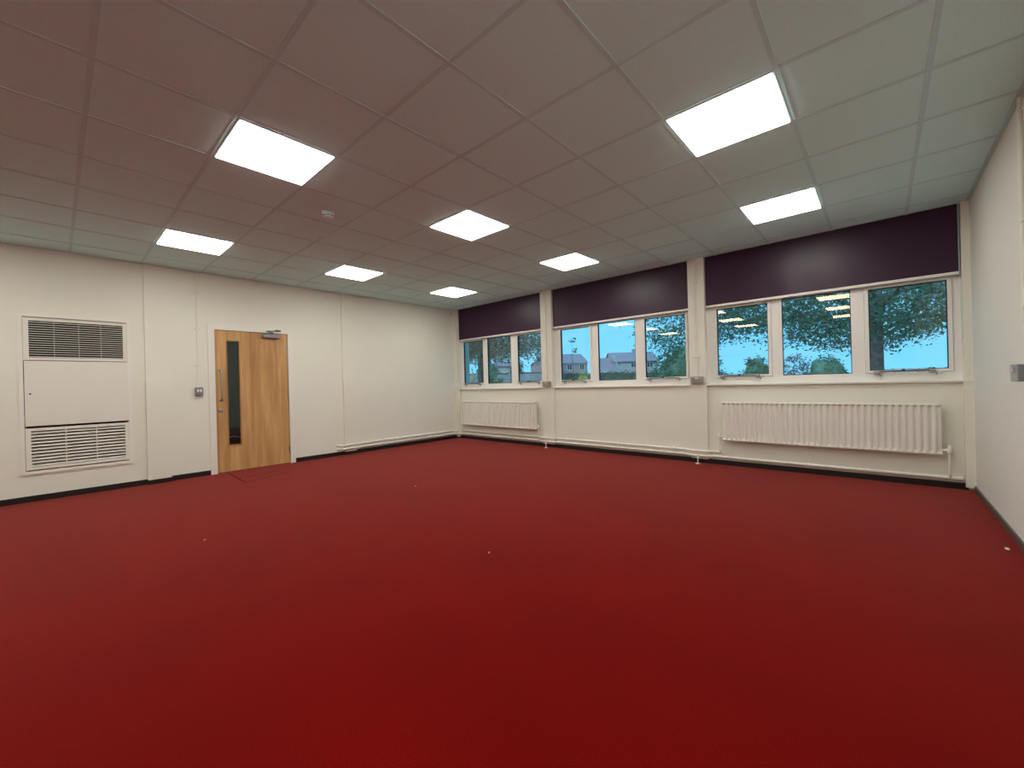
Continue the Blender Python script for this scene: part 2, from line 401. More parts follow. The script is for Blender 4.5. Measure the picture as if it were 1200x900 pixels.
# ================================================================== WINDOWS + BLINDS
FY, GYW = .075, .105            # frame face, glass plane
wlabels = ['white three-light window beside the corner of the door wall',
           'white three-light window at the centre with houses outside',
           'white three-light window above the ribbed radiator by the textured wall']
for bi, (x0, x1) in enumerate(BAYS):
    w = thing('window_%d' % (bi+1), ((x0+x1)/2, .1, 1.04), wlabels[bi], 'window', kind='structure')
    g = GLASS[bi]
    # outer frame and mullions, sash/fixed apertures cut out
    cuts = []
    ap = [(g[0][0]-.036, g[0][1]+.036, ZA[0]-.03, ZA[1]+.028), (g[1][0], g[1][1], *ZB), (g[2][0]-.036, g[2][1]+.036, ZA[0]-.03, ZA[1]+.028)]
    ap[2] = (ap[2][0], min(ap[2][1], x1-.03), *ap[2][2:]); ap[0] = (max(ap[0][0], x0+.03), *ap[0][1:])
    m = MB(); xa = x0 - .02
    for (a, b, z0, z1) in ap:
        m.box(xa, a, FY, .120, 1.045, 2.16)
        m.box(a, b, FY, .120, 1.045, z0); m.box(a, b, FY, .120, z1, 2.16); xa = b
    m.box(xa, x1+.02, FY, .120, 1.045, 2.16)
    # top lights behind the blind
    m.box(x0-.02, x1+.02, FY, .120, 2.68, H+.1)
    xa = x0 - .02
    tl = [(g[k][0], g[k][1]) for k in range(3)]
    for a, b in tl: m.box(xa, a, FY, .120, 2.16, 2.68); xa = b
    m.box(xa, x1+.02, FY, .120, 2.16, 2.68)
    obj('window_frame', m, 'upvc', w)
    for k in range(3):
        a, b = g[k]; z0, z1 = (ZB if k == 1 else ZA)
        if k != 1:
            s = MB(); A = ap[k]
            for bx in ((A[0]+.003, a, A[2]+.003, A[3]-.003), (b, A[1]-.003, A[2]+.003, A[3]-.003)):
                s.box(bx[0], bx[1], FY-.012, .118, bx[2], bx[3], .003)
            s.box(a, b, FY-.012, .118, A[2]+.003, z0, .003); s.box(a, b, FY-.012, .118, z1, A[3]-.003, .003)
            sash = obj('sash', s, 'upvc', w)
            holder = sash
            # restrictor bar along the bottom rail with its brackets and catch
            ba, bb = a+.05, b-.115
            yb, zb = FY-.035, z0-.012
            obj('restrictor_bar', MB().tube([(ba-.02, yb, zb), (bb+.02, yb, zb)], .0065, 8).box((ba+bb)/2-.012, (ba+bb)/2+.012, yb-.008, FY-.01, zb-.004, zb+.022, .002), 'darkmetal', sash)
            for q in (ba, bb):
                obj('bracket', MB().box(q-.02, q+.024, yb-.012, FY-.011, zb-.028, zb+.004, .003).box(q+.024, q+.034, yb-.004, FY-.01, zb-.05, zb-.012, .002), 'steel', sash)
        else:
            holder = w
        gk = MB(); e = .0075
        gk.ring_xz(a-.001, b+.001, z0-.001, z1+.001, e, FY+.004, GYW+.004)
        obj('gasket', gk, 'black', holder)
        obj('glass_pane', MB().add([(a, GYW, z0), (b, GYW, z0), (b, GYW, z1), (a, GYW, z1)], [(0, 1, 2, 3)]), 'glass', holder)
        obj('top_pane', MB().add([(a, GYW, 2.16), (b, GYW, 2.16), (b, GYW, 2.68), (a, GYW, 2.68)], [(0, 1, 2, 3)]), 'glass', w)
    sl = MB().box(x0-.004, x1+.004, -.022, FY+.01, 1.030, 1.058, .006)
    if bi == 2: sl.box(x1, W, -.048, -.02, 1.030, 1.056)
    obj('window_board', sl, 'trim', w)

blabels = ['maroon roller blind beside the corner of the door wall',
           'maroon roller blind over the middle window',
           'maroon roller blind over the window by the textured wall, widest in view']
for bi, (x0, x1) in enumerate([(.091, 2.322), (2.578, 4.858), (5.085, 7.372)]):
    t = thing('roller_blind', ((x0+x1)/2, .02, 2.05), blabels[bi], 'blind', 'maroon roller blinds')
    m = MB(); nx, nz = 60, 10; by = .012
    rnd = random.Random(bi+3); ph = [rnd.uniform(0, 6) for _ in range(4)]
    vs = []
    for k in range(nz+1):
        v = k/nz; z = 2.092 + (2.745-2.092)*v
        for i in range(nx+1):
            u = i/nx
            dy = .0016*(1-v)*math.sin(u*9+ph[0]) + (.0035 if bi == 2 else .001)*max(0, 1-v*1.6)*math.sin(u*31+ph[1]+v*3)*math.exp(-((u-.38)/.2)**2)
            vs.append((x0+(x1-x0)*u, by+dy, z))
    m.add(vs, [(k*(nx+1)+i, k*(nx+1)+i+1, (k+1)*(nx+1)+i+1, (k+1)*(nx+1)+i) for k in range(nz) for i in range(nx)], True)
    obj('fabric', m, 'blind', t)
    obj('bottom_bar', MB().box(x0, x1, by-.009, by+.009, 2.064, 2.094, .004), 'trim', t)
    if bi == 2:
        ch = MB().tube([(7.374, -.005, H), (7.374, -.005, 2.09), (7.380, -.02, 1.44)], .0028, 6)
        c = obj('pull_cord', ch, 'tee', t)
        obj('cord_weight', MB().lathe([(.004, .0), (.008, -.006), (.008, -.034), (.004, -.04)], (7.381, -.021, 1.442), n=12), 'white', c)

# ================================================================== RADIATORS
def radiator(x0, x1, z0, z1, label, left_pipe, right_pipe):
    t = thing('radiator', ((x0+x1)/2, -.05, z0), label, 'radiator', 'white panel radiators under the windows')
    def panel(yf, sign):
        m = MB(); pitch = (x1-x0-.05)/36; per = 8; cols = 36*per; rows = [0, .018, .044, .049, .054, .10, .5, .90, .944, .949, .954, .982, 1]
        hz = [0, 0, 0, .5, 1, 1, 1, 1, 1, .5, 0, 0, 0]
        vs = []
        xs = [x0, x0+.004] + [x0+.025+pitch*i/per for i in range(cols+1)] + [x1-.004, x1]
        for r, hh in zip(rows, hz):
            for q, x in enumerate(xs):
                d = 0
                if 2 <= q <= cols+2:
                    u = ((q-2) % per)/per
                    d = .5-.5*math.cos(2*PI*u); d = min(1, max(0, (d-.12)/.5)); d = d*d*(3-2*d)
                edge = .008 if q in (0, len(xs)-1) else 0
                vs.append((x, yf + sign*(edge + .021*(1-d)*hh + (.006 if r in (0, 1) else 0)), z0+(z1-z0)*r))
        n = len(xs)
        m.add(vs, [(k*n+i, k*n+i+1, (k+1)*n+i+1, (k+1)*n+i) for k in range(len(rows)-1) for i in range(n-1)], True)
        for k in (2, 3, 8, 9):
            for i in range(n-1): m.smooth[k*(n-1)+i] = False
        m.box(x0, x1, yf+sign*.022, yf+sign*.030, z0, z1)
        return m
    obj('front_panel', panel(-.098, 1), 'enamel', t)
    obj('rear_panel', panel(-.022, -1), 'enamel', t)
    m = MB()
    n = 48
    for i in range(n):
        a = x0+.02+(x1-x0-.04)*i/n; m.box(a, a+.028, -.076, -.044, z1-.012, z1-.004)
    m.box(x0+.01, x1-.01, -.078, -.074, z1-.02, z1-.003); m.box(x0+.01, x1-.01, -.046, -.042, z1-.02, z1-.003)
    obj('top_grille', m, 'enamel', t)
    m = MB(); n = 70
    for i in range(n):
        a = x0+.03+(x1-x0-.06)*i/n; m.box(a, a+.002, -.074, -.046, z0+.03, z1-.03)
    obj('convector_fin', m, 'slat', t)
    for x in (x0+.3, x1-.3):
        obj('wall_bracket', MB().box(x-.015, x+.015, -.02, LOWY-.0015, z0+.08, z1-.08), 'enamel', t)
    for side, px in ((-1, left_pipe), (1, right_pipe)):
        if px is None: continue
        xe = x0 if side < 0 else x1
        zv = z0+.045
        v = obj('valve', MB().tube([(xe-side*.01, -.06, zv), (px[0], -.06, zv)], .012, 10)
                .lathe([(.014, -.03), (.018, -.02), (.018, .02), (.011, .026), (.011, .05), (.008, .055)], (px[0], -.06, zv), n=14), 'enamel', t)
        obj('tail_pipe', MB().tube([(px[0], -.06, zv), (px[0], -.06, px[1]+.03), (px[0], -.045, px[1]+.012)], .0095, 10, .02), 'enamel', v)
    return t
ZU, ZL = .166, .104
radiator(.235, 2.215, .30, .798, 'white panel radiator beside the corner, under the window nearest the door wall', (.20, ZU), (2.255, ZL))
radiator(5.275, 7.225, .328, .828, 'white ribbed panel radiator near the textured wall, larger in view', (5.225, ZU), (7.275, ZL))

# ================================================================== HEATING PIPES
YP = LOWY-.03; PF = PILY-.035; XL = .03
def pipe_path(z, last):
    xf = .068
    p = [(-.02, -2.66, z), (xf, -2.60, z), (xf, -2.28, z), (XL, -2.22, z), (XL, -.115, z), (.12, -.115, z), (.17, YP, z)]
    p += [(2.26, YP, z), (2.32, PF, z), (2.575, PF, z), (2.635, YP, z), (4.80, YP, z), (4.855, PF, z), (5.082, PF, z), (5.14, YP, z), (last, YP, z)]
    return p
def clips(z, xs, par):
    for x in xs:
        obj('pipe_clip', MB().box(x-.011, x+.011, YP-.018, LOWY, z-.019, z+.019, .004), 'enamel', par)
    for y in (-.7, -1.55):
        obj('pipe_clip', MB().box(0, XL+.018, y-.011, y+.011, z-.019, z+.019, .004), 'enamel', par)
t = thing('heating_pipe', (3, YP, ZU), 'white heating pipe, upper of the pair along the skirting', 'pipe', 'white heating pipes')
obj('pipe_run', MB().tube(pipe_path(ZU, 5.235), .0145, 12, .03), 'enamel', t); clips(ZU, (1.2, 3.75, 4.6), t)
t = thing('heating_pipe', (3, YP, ZL), 'white heating pipe, lower of the pair, running on below the ribbed radiator', 'pipe', 'white heating pipes')
obj('pipe_run', MB().tube(pipe_path(ZL, 7.33), .017, 12, .03), 'enamel', t); clips(ZL, (1.2, 3.75, 4.6, 6.15), t)
obj('end_cap', MB().tube([(7.31, YP, ZL), (7.36, YP, ZL)], .022, 12), 'enamel', t)
for x, lab in ((2.44, 'white pipe foot on the carpet at the pilaster between the first two windows'),
               (4.965, 'white pipe foot on the carpet at the pilaster beside the ribbed radiator')):
    t = thing('pipe_support', (x, PF-.04, 0), lab, 'pipe support', 'pipe feet at the pilasters')
    yy = PF-.04
    obj('foot_plate', MB().lathe([(.032, 0.0005), (.032, .006), (.012, .010)], (x, yy, 0), n=20), 'enamel', t)
    obj('stem', MB().tube([(x, yy, .006), (x, yy, .078)], .007, 10), 'enamel', t)
    obj('saddle', MB().box(x-.014, x+.014, yy-.008, PF-.018, .074, .126, .004), 'enamel', t)

# ================================================================== SOCKETS, SWITCHES, CONDUITS
def conduit(name, pts, clipz, axis, label, r=.0085):
    t = thing(name, pts[-1], label, 'conduit', 'surface conduits up the walls')
    obj('tube', MB().tube(pts, r, 10), 'wall', t)
    x, y, _ = pts[0]
    for z in clipz:
        if axis == 'y': m = MB().box(x-.032, x+.032, y+r, y-.004, z-.008, z+.008, .003).box(x-.014, x+.014, y-.013, y+.01, z-.009, z+.009, .003)
        elif axis == 'x': m = MB().box(x-r, x-.004, y-.032, y+.032, z-.008, z+.008, .003).box(x-.012, x+.013, y-.014, y+.014, z-.009, z+.009, .003)
        else: m = MB().box(x+r, x+.003, y-.032, y+.032, z-.008, z+.008, .003).box(x-.013, x+.012, y-.014, y+.014, z-.009, z+.009, .003)
        s = obj('saddle_clip', m, 'trim', t)
        for k in (-1, 1):
            if axis == 'y': sc = MB().lathe([(.004, -.006), (.004, -.0105), (.002, -.012)], (x+k*.025, y+.004, z), 'y', 10)
            elif axis == 'x': sc = MB().lathe([(.004, .004), (.004, .009), (.002, .010)], (x-.007, y+k*.025, z), 'x', 10)
            else: sc = MB().lathe([(.004, -.004), (.004, -.009), (.002, -.010)], (x+.007, y+k*.025, z), 'x', 10)
            obj('screw', sc, 'steel', s)
    return t
def socket(x0, x1, z0, z1, label):
    xc = (x0+x1)/2; yb = PILY; yf = yb-.045
    t = thing('double_socket', (xc, yb, z0), label, 'socket', 'metal double sockets on the pilasters')
    obj('back_box', MB().box(x0, x1, yf+.004, yb, z0, z1, .004), 'greymetal', t)
    p = obj('face_plate', MB().box(x0-.001, x1+.001, yf-.003, yf+.005, z0-.001, z1+.001, .003), 'steel', t)
    for k in (-1, 1):
        xx = xc+k*.036
        obj('rocker', MB().box(xc+k*.012-.009, xc+k*.012+.009, yf-.008, yf-.002, z1-.033, z1-.012, .002), 'white', p)
        m = MB()
        for dx, dz, w, h in ((0, .062, .004, .008), (-.011, .041, .007, .004), (.011, .041, .007, .004)):
            m.box(xx+dx-w/2, xx+dx+w/2, yf-.0045, yf-.002, z1-dz-h/2, z1-dz+h/2)
        obj('pin_hole', m, 'black', p)
    return t
socket(2.375, 2.525, 1.066, 1.155, 'metal double socket on the pilaster between corner window and middle window')
socket(4.892, 5.042, 1.068, 1.158, 'metal double socket on the pilaster beside the widest blind')
conduit('conduit', [(2.452, PILY-.009, H), (2.452, PILY-.009, 1.155)], (2.35, 1.85, 1.40), 'y', 'cream conduit down the pilaster between corner window and middle window')
conduit('conduit', [(4.967, PILY-.009, H), (4.967, PILY-.009, 1.158)], (2.42, 1.86, 1.42), 'y', 'cream conduit down the pilaster beside the widest blind')
conduit('conduit', [(.009, -4.51, H), (.009, -4.51, 1.186)], (2.455, 1.975, 1.485), 'x', 'cream conduit down the wall to the switch beside the oak door')
conduit('conduit', [(W-.010, -1.975, H), (W-.010, -1.975, 1.163)], (2.66, 2.0, 1.5), 'r', 'pale conduit down the textured wall at the picture edge', .011)
# light switch by the door
t = thing('light_switch', (0, -4.51, 1.083), 'grey metal light switch with two white rockers beside the oak door', 'light switch')
obj('back_box', MB().box(0, .034, -4.552, -4.466, 1.083, 1.187, .005), 'greymetal', t)
p = obj('face_plate', MB().box(.033, .039, -4.553, -4.465, 1.082, 1.188, .003), 'greymetal', t)
for k in (-1, 1): obj('rocker', MB().box(.038, .045, -4.507+k*.015-.010, -4.507+k*.015+.010, 1.128, 1.165, .002), 'white', p)
# metal box on the textured wall
t = thing('switch_box', (W, -1.975, 1.062), 'grey metal switch box on the textured wall at the picture edge', 'switch box')
obj('back_box', MB().box(W-.052, W, -2.05, -1.88, 1.062, 1.163, .003), 'greymetal', t)
p = obj('face_plate', MB().box(W-.056, W-.05, -2.052, -1.878, 1.060, 1.165, .003), 'steel', t)
for k in (0, 1): obj('rocker', MB().box(W-.066, W-.055, -1.925-k*.05, -1.905-k*.05, 1.115, 1.148, .003), 'white', p)

# ================================================================== DOOR
dr = thing('door_1', (0, -3.85, 0), 'oak veneer door with a tall narrow glass panel', 'door', kind='structure')
m = MB()
y0, y1, z1 = -4.322, -3.386, 1.982
for a, b in ((y0-.075, y0), (y1, y1+.075)): m.box(-.002, .018, a, b, 0, z1)
m.box(-.002, .018, y0-.075, y1+.075, z1, z1+.072)
m.box(-.12, .004, DY0-.005, y0, 0, z1); m.box(-.12, .004, y1, DY1+.005, 0, z1); m.box(-.12, .004, y0, y1, z1-.002, DZ1+.004)
obj('door_frame', m, 'trim', dr)
vy0, vy1, vz0, vz1 = -4.183, -4.030, .376, 1.838
m = MB(); XF = .002; XB = -.044; g = .003
m.box(XB, XF, y0+g, vy0, .008, z1-g); m.box(XB, XF, vy1, y1-g, .008, z1-g); m.box(XB, XF, vy0, vy1, .008, vz0); m.box(XB, XF, vy0, vy1, vz1, z1-g)
leaf = obj('door_leaf', m, 'oak', dr)
obj('glazing_bead', MB().ring_yz(vy0-.008, vy1+.008, vz0-.010, vz1+.008, .014, -.02, .010), 'bead', leaf)
obj('glass_pane', MB().add([(-.012, vy0, vz0), (-.012, vy1, vz0), (-.012, vy1, vz1), (-.012, vy0, vz1)], [(0, 1, 2, 3)]), 'doorglass', leaf)
yh = -4.262
obj('pull_handle', MB().tube([(.002, yh, 1.010), (.055, yh, 1.010), (.055, yh, 1.425), (.002, yh, 1.425)], .0105, 12, .025).lathe([(.02, 0), (.02, .006), (.012, .008)], (.002, yh, 1.010), 'x', 16).lathe([(.02, 0), (.02, .006), (.012, .008)], (.002, yh, 1.425), 'x', 16), 'steel', leaf)
lk = obj('lock_rose', MB().lathe([(.026, 0), (.026, .008), (.022, .010)], (.002, yh-.006, .865), 'x', 20), 'steel', leaf)
obj('thumb_turn', MB().box(.012, .03, yh-.026, yh+.016, .858, .870, .003), 'steel', lk)
for z in (1.755, .995, .21):
    obj('hinge', MB().tube([(.010, y1-.002, z-.05), (.010, y1-.002, z+.05)], .0075, 10).box(.001, .006, y1-.02, y1+.012, z-.05, z+.05), 'steel', leaf)
dc = obj('door_closer', MB().box(.002, .055, -3.735, -3.505, 1.905, 1.965, .006), 'greymetal', leaf)
obj('closer_arm', MB().tube([(.03, -3.60, 1.965), (.03, -3.60, 1.985)], .010, 10).tube([(.03, -3.60, 1.982), (.16, -3.72, 1.988)], .007, 8).tube([(.16, -3.72, 1.988), (.012, -3.52, 2.022)], .007, 8).box(.004, .02, -3.56, -3.48, 2.008, 2.036, .003), 'darkmetal', dc)

# corridor behind the door
m = MB(); m.box(-2.0, -1.9, -6.2, -1.5, 0, 2.6); m.box(-2.0, -.12, -6.3, -6.2, 0, 2.6); m.box(-2.0, -.12, -1.5, -1.4, 0, 2.6); m.box(-2.0, -.12, -6.3, -1.4, 2.6, 2.7)
tag(obj('wall_corridor', m, mat('corridor_wall', (.22, .24, .235), .8)), 'dim grey corridor wall seen through the door glass', 'wall', kind='structure')
tag(obj('floor_corridor', MB().box(-2.0, -.14, -6.3, -1.4, -.1, -.001), mat('corridor_floor', (.03, .033, .035), .7)), 'dark corridor floor seen through the door glass', 'floor', kind='structure')
t = thing('holdall_bag', (-.62, -3.98, 0), 'dark bag with a pale curved rim seen through the door glass', 'bag')
bm_ = MB(); n, k2 = 24, 12; vs = []
cx, cy = -.62, -3.98
for i in range(k2+1):
    ph = -PI/2 + PI*i/k2
    for j in range(n):
        th = 2*PI*j/n
        sg = lambda v, p: math.copysign(abs(v)**p, v)
        vs.append((cx+.17*sg(math.cos(ph), .5)*sg(math.cos(th), .6), cy+.30*sg(math.cos(ph), .5)*sg(math.sin(th), .6), .235+.235*sg(math.sin(ph), .7)))
bm_.add(vs, [(i*n+j, i*n+(j+1) % n, (i+1)*n+(j+1) % n, (i+1)*n+j) for i in range(k2) for j in range(n)], True)
obj('bag_body', bm_, 'bag', t)
obj('rim_piping', MB().tube([(cx+.165, cy-.29+.58*q/12, .30+.15*math.sin(PI*(q/12)**.8)) for q in range(13)], .010, 8), 'piping', t)
obj('strap', MB().tube([(cx+.18, cy-.10+.03*q, .34-.06*q*(1-.1*q)) for q in range(6)], .010, 8), 'piping', t)
ll = bpy.data.lights.new('corridor_fill', 'POINT'); ll.energy = 8; ll.shadow_soft_size = .2; ll.color = (.9, 1, .95)  # added fill for the corridor and the bag rim, no fitting seen
lo = bpy.data.objects.new('corridor_fill', ll); lo.location = (-.9, -2.6, 2.3); C.objects.link(lo)
tag(lo, 'added fill light in the corridor behind the oak door', 'fill light')

# ================================================================== HEATER CABINET
t = thing('heater_cabinet', (0, -5.61, .29), 'white built-in heater cabinet with two louvred grilles in the wall', 'heater cabinet')
o0, o1 = -6.05, -5.168
obj('frame', MB().ring_yz(o0, o1, .292, 2.022, .033, -.005, .016)
    .box(-.3, -.005, o0+.03, o0+.04, .32, 1.99).box(-.3, -.005, o1-.04, o1-.03, .32, 1.99).box(-.3, -.005, o0+.03, o1-.03, .31, .325).box(-.3, -.005, o0+.03, o1-.03, 1.985, 1.999), 'trim', t)
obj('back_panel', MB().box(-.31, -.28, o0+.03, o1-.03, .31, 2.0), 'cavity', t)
i0, i1 = -6.014, -5.202
def grille(z0, z1, nsl, mull, tilt, name, thick, x_m, upm):
    y0, y1 = -5.974, -5.236
    g = obj(name, MB().box(-.01, .010, i0, y0, z0-.03, z1+.03).box(-.01, .010, y1, i1, z0-.03, z1+.03).box(-.01, .010, y0, y1, z0-.03, z0).box(-.01, .010, y0, y1, z1, z1+.03), 'slat', t)
    s = MB()
    for k in range(nsl):
        zc = z0+(z1-z0)*(k+.5)/nsl; dz = tilt
        s.add([(.008, y0, zc-dz), (.008, y1, zc-dz), (-.022, y1, zc+dz), (-.022, y0, zc+dz),
               (.008, y0, zc-dz-thick), (.008, y1, zc-dz-thick), (-.022, y1, zc+dz-thick), (-.022, y0, zc+dz-thick)],
              [(0,1,2,3), (7,6,5,4), (0,4,5,1), (1,5,6,2), (2,6,7,3), (3,7,4,0)])
    obj('louvre', s, 'slat', g)
    for y in mull: obj('upright', MB().box(x_m-.006, x_m, y-.004, y+.004, z0, z1), upm, g)
    obj('shade_sheet', MB().box(-.075, -.07, y0-.02, y1+.02, z0-.02, z1+.02), 'cavity', g)  # dark sheet added to paint the shade behind the louvres
grille(1.55, 1.948, 16, (-5.79, -5.60, -5.42), .001, 'upper_grille', .006, -.045, 'greymetal')
grille(.368, .755, 11, (-5.72, -5.478), .0085, 'lower_grille', .004, .010, 'slat')
ap = obj('access_panel', MB().box(-.012, .014, -6.012, -5.198, .808, 1.512, .003), 'slat', t)
obj('lock', MB().lathe([(.009, 0), (.009, .004), (.006, .005)], (.014, -5.972, 1.155), 'x', 14), 'darkmetal', ap)
# dark strips that paint the shade in the gaps around the panel
obj('gap_shade', MB().box(-.02, .004, -6.0185, -6.0115, .33, 1.515).box(-.02, .004, -5.1985, -5.1955, .33, 1.515).box(-.02, .006, -6.014, -5.20, .799, .810), 'cavity', t)

# ================================================================== SCRAPS ON THE CARPET
for (x, y, s, lab) in ((2.945, -5.056, .004, 'white scrap of paper on the carpet in front of the oak door'),
                       (4.823, -3.878, .0035, 'tiny white scrap of paper near the middle of the carpet'),
                       (2.869, -3.099, .0035, 'tiny white scrap of paper on the carpet toward the far corner'),
                       (7.37, -1.80, .009, 'torn white scrap of paper on the carpet by the textured wall')):
    m = MB(); rr = random.Random(int(x*100))
    pts = [(x+s*(1+.5*rr.random())*math.cos(a), y+1.7*s*(1+.5*rr.random())*math.sin(a)) for a in [2*PI*k/7 for k in range(7)]]
    m.add([(p[0], p[1], .001) for p in pts] + [(x+(p[0]-x)*.8, y+(p[1]-y)*.8, .005+.004*rr.random()) for p in pts],
          [tuple(range(7))[::-1], tuple(range(7, 14))] + [(k, (k+1) % 7, (k+1) % 7+7, k+7) for k in range(7)])
    tag(obj('paper_scrap', m, 'scrap'), lab, 'paper scrap', 'paper scraps on the carpet')

# ================================================================== OUTSIDE
GZ = -.25
tag(obj('ground', MB().add([(-150, .3, GZ), (120, .3, GZ), (120, 160, GZ), (-150, 160, GZ)], [(0, 1, 2, 3)]), 'grass'), 'green lawn outside the windows', 'ground', kind='structure')

def leaves(mb, centres, n_per, spread, size, rnd, flat=1.0):
    for c in centres:
        for _ in range(n_per):
            p = Vector((c[0]+rnd.gauss(0, spread), c[1]+rnd.gauss(0, spread), c[2]+rnd.gauss(0, spread*.55*flat)))
            L = size*rnd.uniform(.7, 1.4); w = L*.52
            a = Vector((rnd.gauss(0, 1), rnd.gauss(0, 1), rnd.gauss(-.25, .55))).normalized()
            b = a.cross(Vector((rnd.gauss(0, 1), rnd.gauss(0, 1), rnd.gauss(0, 1)))).normalized()
            nrm = a.cross(b)*.12*L
            mb.add([p, p+a*L*.35+b*w*.5+nrm, p+a*L, p+a*L*.35-b*w*.5+nrm], [(0, 1, 2), (0, 2, 3)])

def tree(name, x, y, trunk_r, base_z, top_z, rx, ry, nclus, n_per, leaf, matl, label, seed, lean=0, hi=60, boughs=7):
    rnd = random.Random(seed)
    t = thing(name, (x, y, GZ), label, 'tree', 'trees outside the windows')
    zt = base_z+1.3
    obj('trunk', MB().tube([(x, y, GZ), (x+.02, y, .4), (x-.02+lean*.3, y+.03, 1.3), (x+lean*.6, y, zt), (x+lean, y+.1, top_z-.8)],
                           [trunk_r*1.35, trunk_r*1.08, trunk_r, trunk_r*.9, trunk_r*.4], 14), 'bark', t)
    m = MB()
    for k in range(boughs):
        a = 2*PI*(k+rnd.uniform(-.2, .2))/boughs; L = rnd.uniform(.55, .85)
        pts = [(x+lean*.4, y, zt-.5+rnd.uniform(-.3, .3))]
        for q in range(1, 5):
            u = q/4; pts.append((x+rx*L*u*math.cos(a)+rnd.gauss(0, .1), y+ry*L*u*math.sin(a)+rnd.gauss(0, .1), zt-.3+1.1*u-.7*u*u+rnd.gauss(0, .08)))
        m.tube(pts, [trunk_r*.45, trunk_r*.33, trunk_r*.22, trunk_r*.13, trunk_r*.05], 7)
    obj('branch', m, 'bark', t)
    cs = []
    while len(cs) < nclus:                       # lower skirt of the crown
        u, v = rnd.uniform(-1, 1), rnd.uniform(-1, 1)
        if u*u+v*v > 1: continue
        wob = .22*math.sin(u*7+seed)+.16*math.sin(v*9+2*seed)+.1*math.sin(u*17+v*5)
        cs.append((x+rx*u, y+ry*v, base_z+.32+wob+abs(rnd.gauss(0, .75)) + .25*(u*u+v*v)*0))
    m = MB(); leaves(m, cs, n_per, .22, leaf, rnd)
    cs = []
    while len(cs) < hi:
        u, v, w = rnd.uniform(-1, 1), rnd.uniform(-1, 1), rnd.uniform(0, 1)
        if u*u+v*v+w*w > 1: continue
        cs.append((x+rx*u, y+ry*v, base_z+1.4+(top_z-base_z-1.4)*w))
    leaves(m, cs, 22, .45, leaf*2.6, rnd)
    obj('foliage', m, matl, t)
    return t
tree('tree', 6.72, 6.24, .155, 1.80, 6.5, 5.0, 4.3, 820, 42, .078, 'leaf', 'broad dark green tree outside the window above the ribbed radiator', 5)
tree('tree', -4.95, 5.5, .14, 1.95, 6.0, 2.7, 2.6, 430, 42, .09, 'leafb', 'brownish green tree outside the window next to the door wall', 11)

def bush(name, x, y, r, z1, n, leaf, matl, label, seed, group='bushes outside the windows', core=True, cat='bush'):
    rnd = random.Random(seed)
    t = thing(name, (x, y, GZ), label, cat, group)
    hz = (z1-GZ)/2
    if core:
        b = bmesh.new(); bmesh.ops.create_icosphere(b, subdivisions=3, radius=1)
        vs = []
        for v in b.verts:
            d = .74*(1+.14*math.sin(v.co.x*5+seed)+.14*math.sin(v.co.y*6+v.co.z*4))
            vs.append((x+v.co.x*r*d, y+v.co.y*r*d, GZ+hz+v.co.z*hz*d))
        b.verts.index_update()
        m = MB(); m.add(vs, [[v.index for v in f.verts] for f in b.faces], True); b.free()
    else: m = MB()
    cs = []
    for _ in range(n):
        d = Vector((rnd.gauss(0, 1), rnd.gauss(0, 1), rnd.gauss(0, 1))).normalized()*rnd.uniform(.62, 1.0)
        cs.append((x+d.x*r, y+d.y*r, GZ+hz+d.z*hz))
    leaves(m, cs, 10, r*.09, leaf, rnd, 1.5)
    obj('foliage', m, matl, t)
    m = MB()
    for k in range(5): m.tube([(x+.04*k-.08, y, GZ), (x+rnd.gauss(0, r*.3), y+rnd.gauss(0, r*.3), GZ+hz*1.2)], [.035, .012], 6)
    obj('stem', m, 'bark', t)
    return t
bush('shrub', -.25, 14.7, 1.55, 2.95, 300, .15, 'bush', 'large blue-green shrub before the houses, at the pilaster side of the middle window', 1)
bush('shrub', .55, 26.2, 1.05, 2.65, 150, .16, 'bush', 'rounded green bush in the pane beside the widest blind edge', 2)
bush('shrub', 3.3, 20.7, .95, 2.40, 160, .12, 'bushp', 'sparse purplish bush behind the centre pane over the ribbed radiator', 3, core=False)
bush('shrub', 4.35, 24.8, 1.05, 2.38, 200, .12, 'bush', 'domed green bush beside the purplish bush', 4)
bush('shrub', -12.0, 24.3, .6, 1.98, 80, .14, 'bushy', 'small yellow-green bush in front of the house with six windows', 5)
bush('shrub', -2.6, 27.2, 1.4, 1.95, 120, .18, 'hedge', 'low dark bush at the bottom of the pane beside the middle socket', 6)
bush('shrub', 6.4, 27.0, .7, 1.75, 80, .16, 'hedge', 'low bush to one side of the domed green bush', 8)
bush('shrub', -7.9, 8.9, .8, 2.0, 120, .11, 'bush', 'light green bush in front of the fence near the yellow post', 9)
bush('shrub', -15.9, 13.2, 1.1, 2.8, 160, .16, 'bush', 'green bush behind the fence next to the yellow post', 12)
bush('shrub', -14.3, 15.2, 1.05, 2.9, 160, .16, 'bush', 'green bush behind the fence under the brownish tree', 13)
bush('shrub', -13.1, 16.9, .8, 2.5, 180, .16, 'hedge', 'dark green bush behind the fence, beside the pale outbuilding', 14)
bush('shrub', -11.3, 19.0, .8, 2.7, 160, .16, 'bush', 'green bush behind the fence at the pilaster end', 15)

t = thing('young_tree', (-3.25, 9.4, GZ), 'slim young tree with few leaves before the house with six windows', 'tree', 'trees outside the windows')
obj('trunk', MB().tube([(-3.25, 9.4, GZ), (-3.22, 9.4, 1.5), (-3.27, 9.4, 3.0)], [.02, .012, .004], 6), 'bark', t)
m = MB(); leaves(m, [(-3.25, 9.4, 2.95), (-3.2, 9.4, 2.45)], 9, .1, .15, random.Random(4)); obj('foliage', m, 'bush', t)

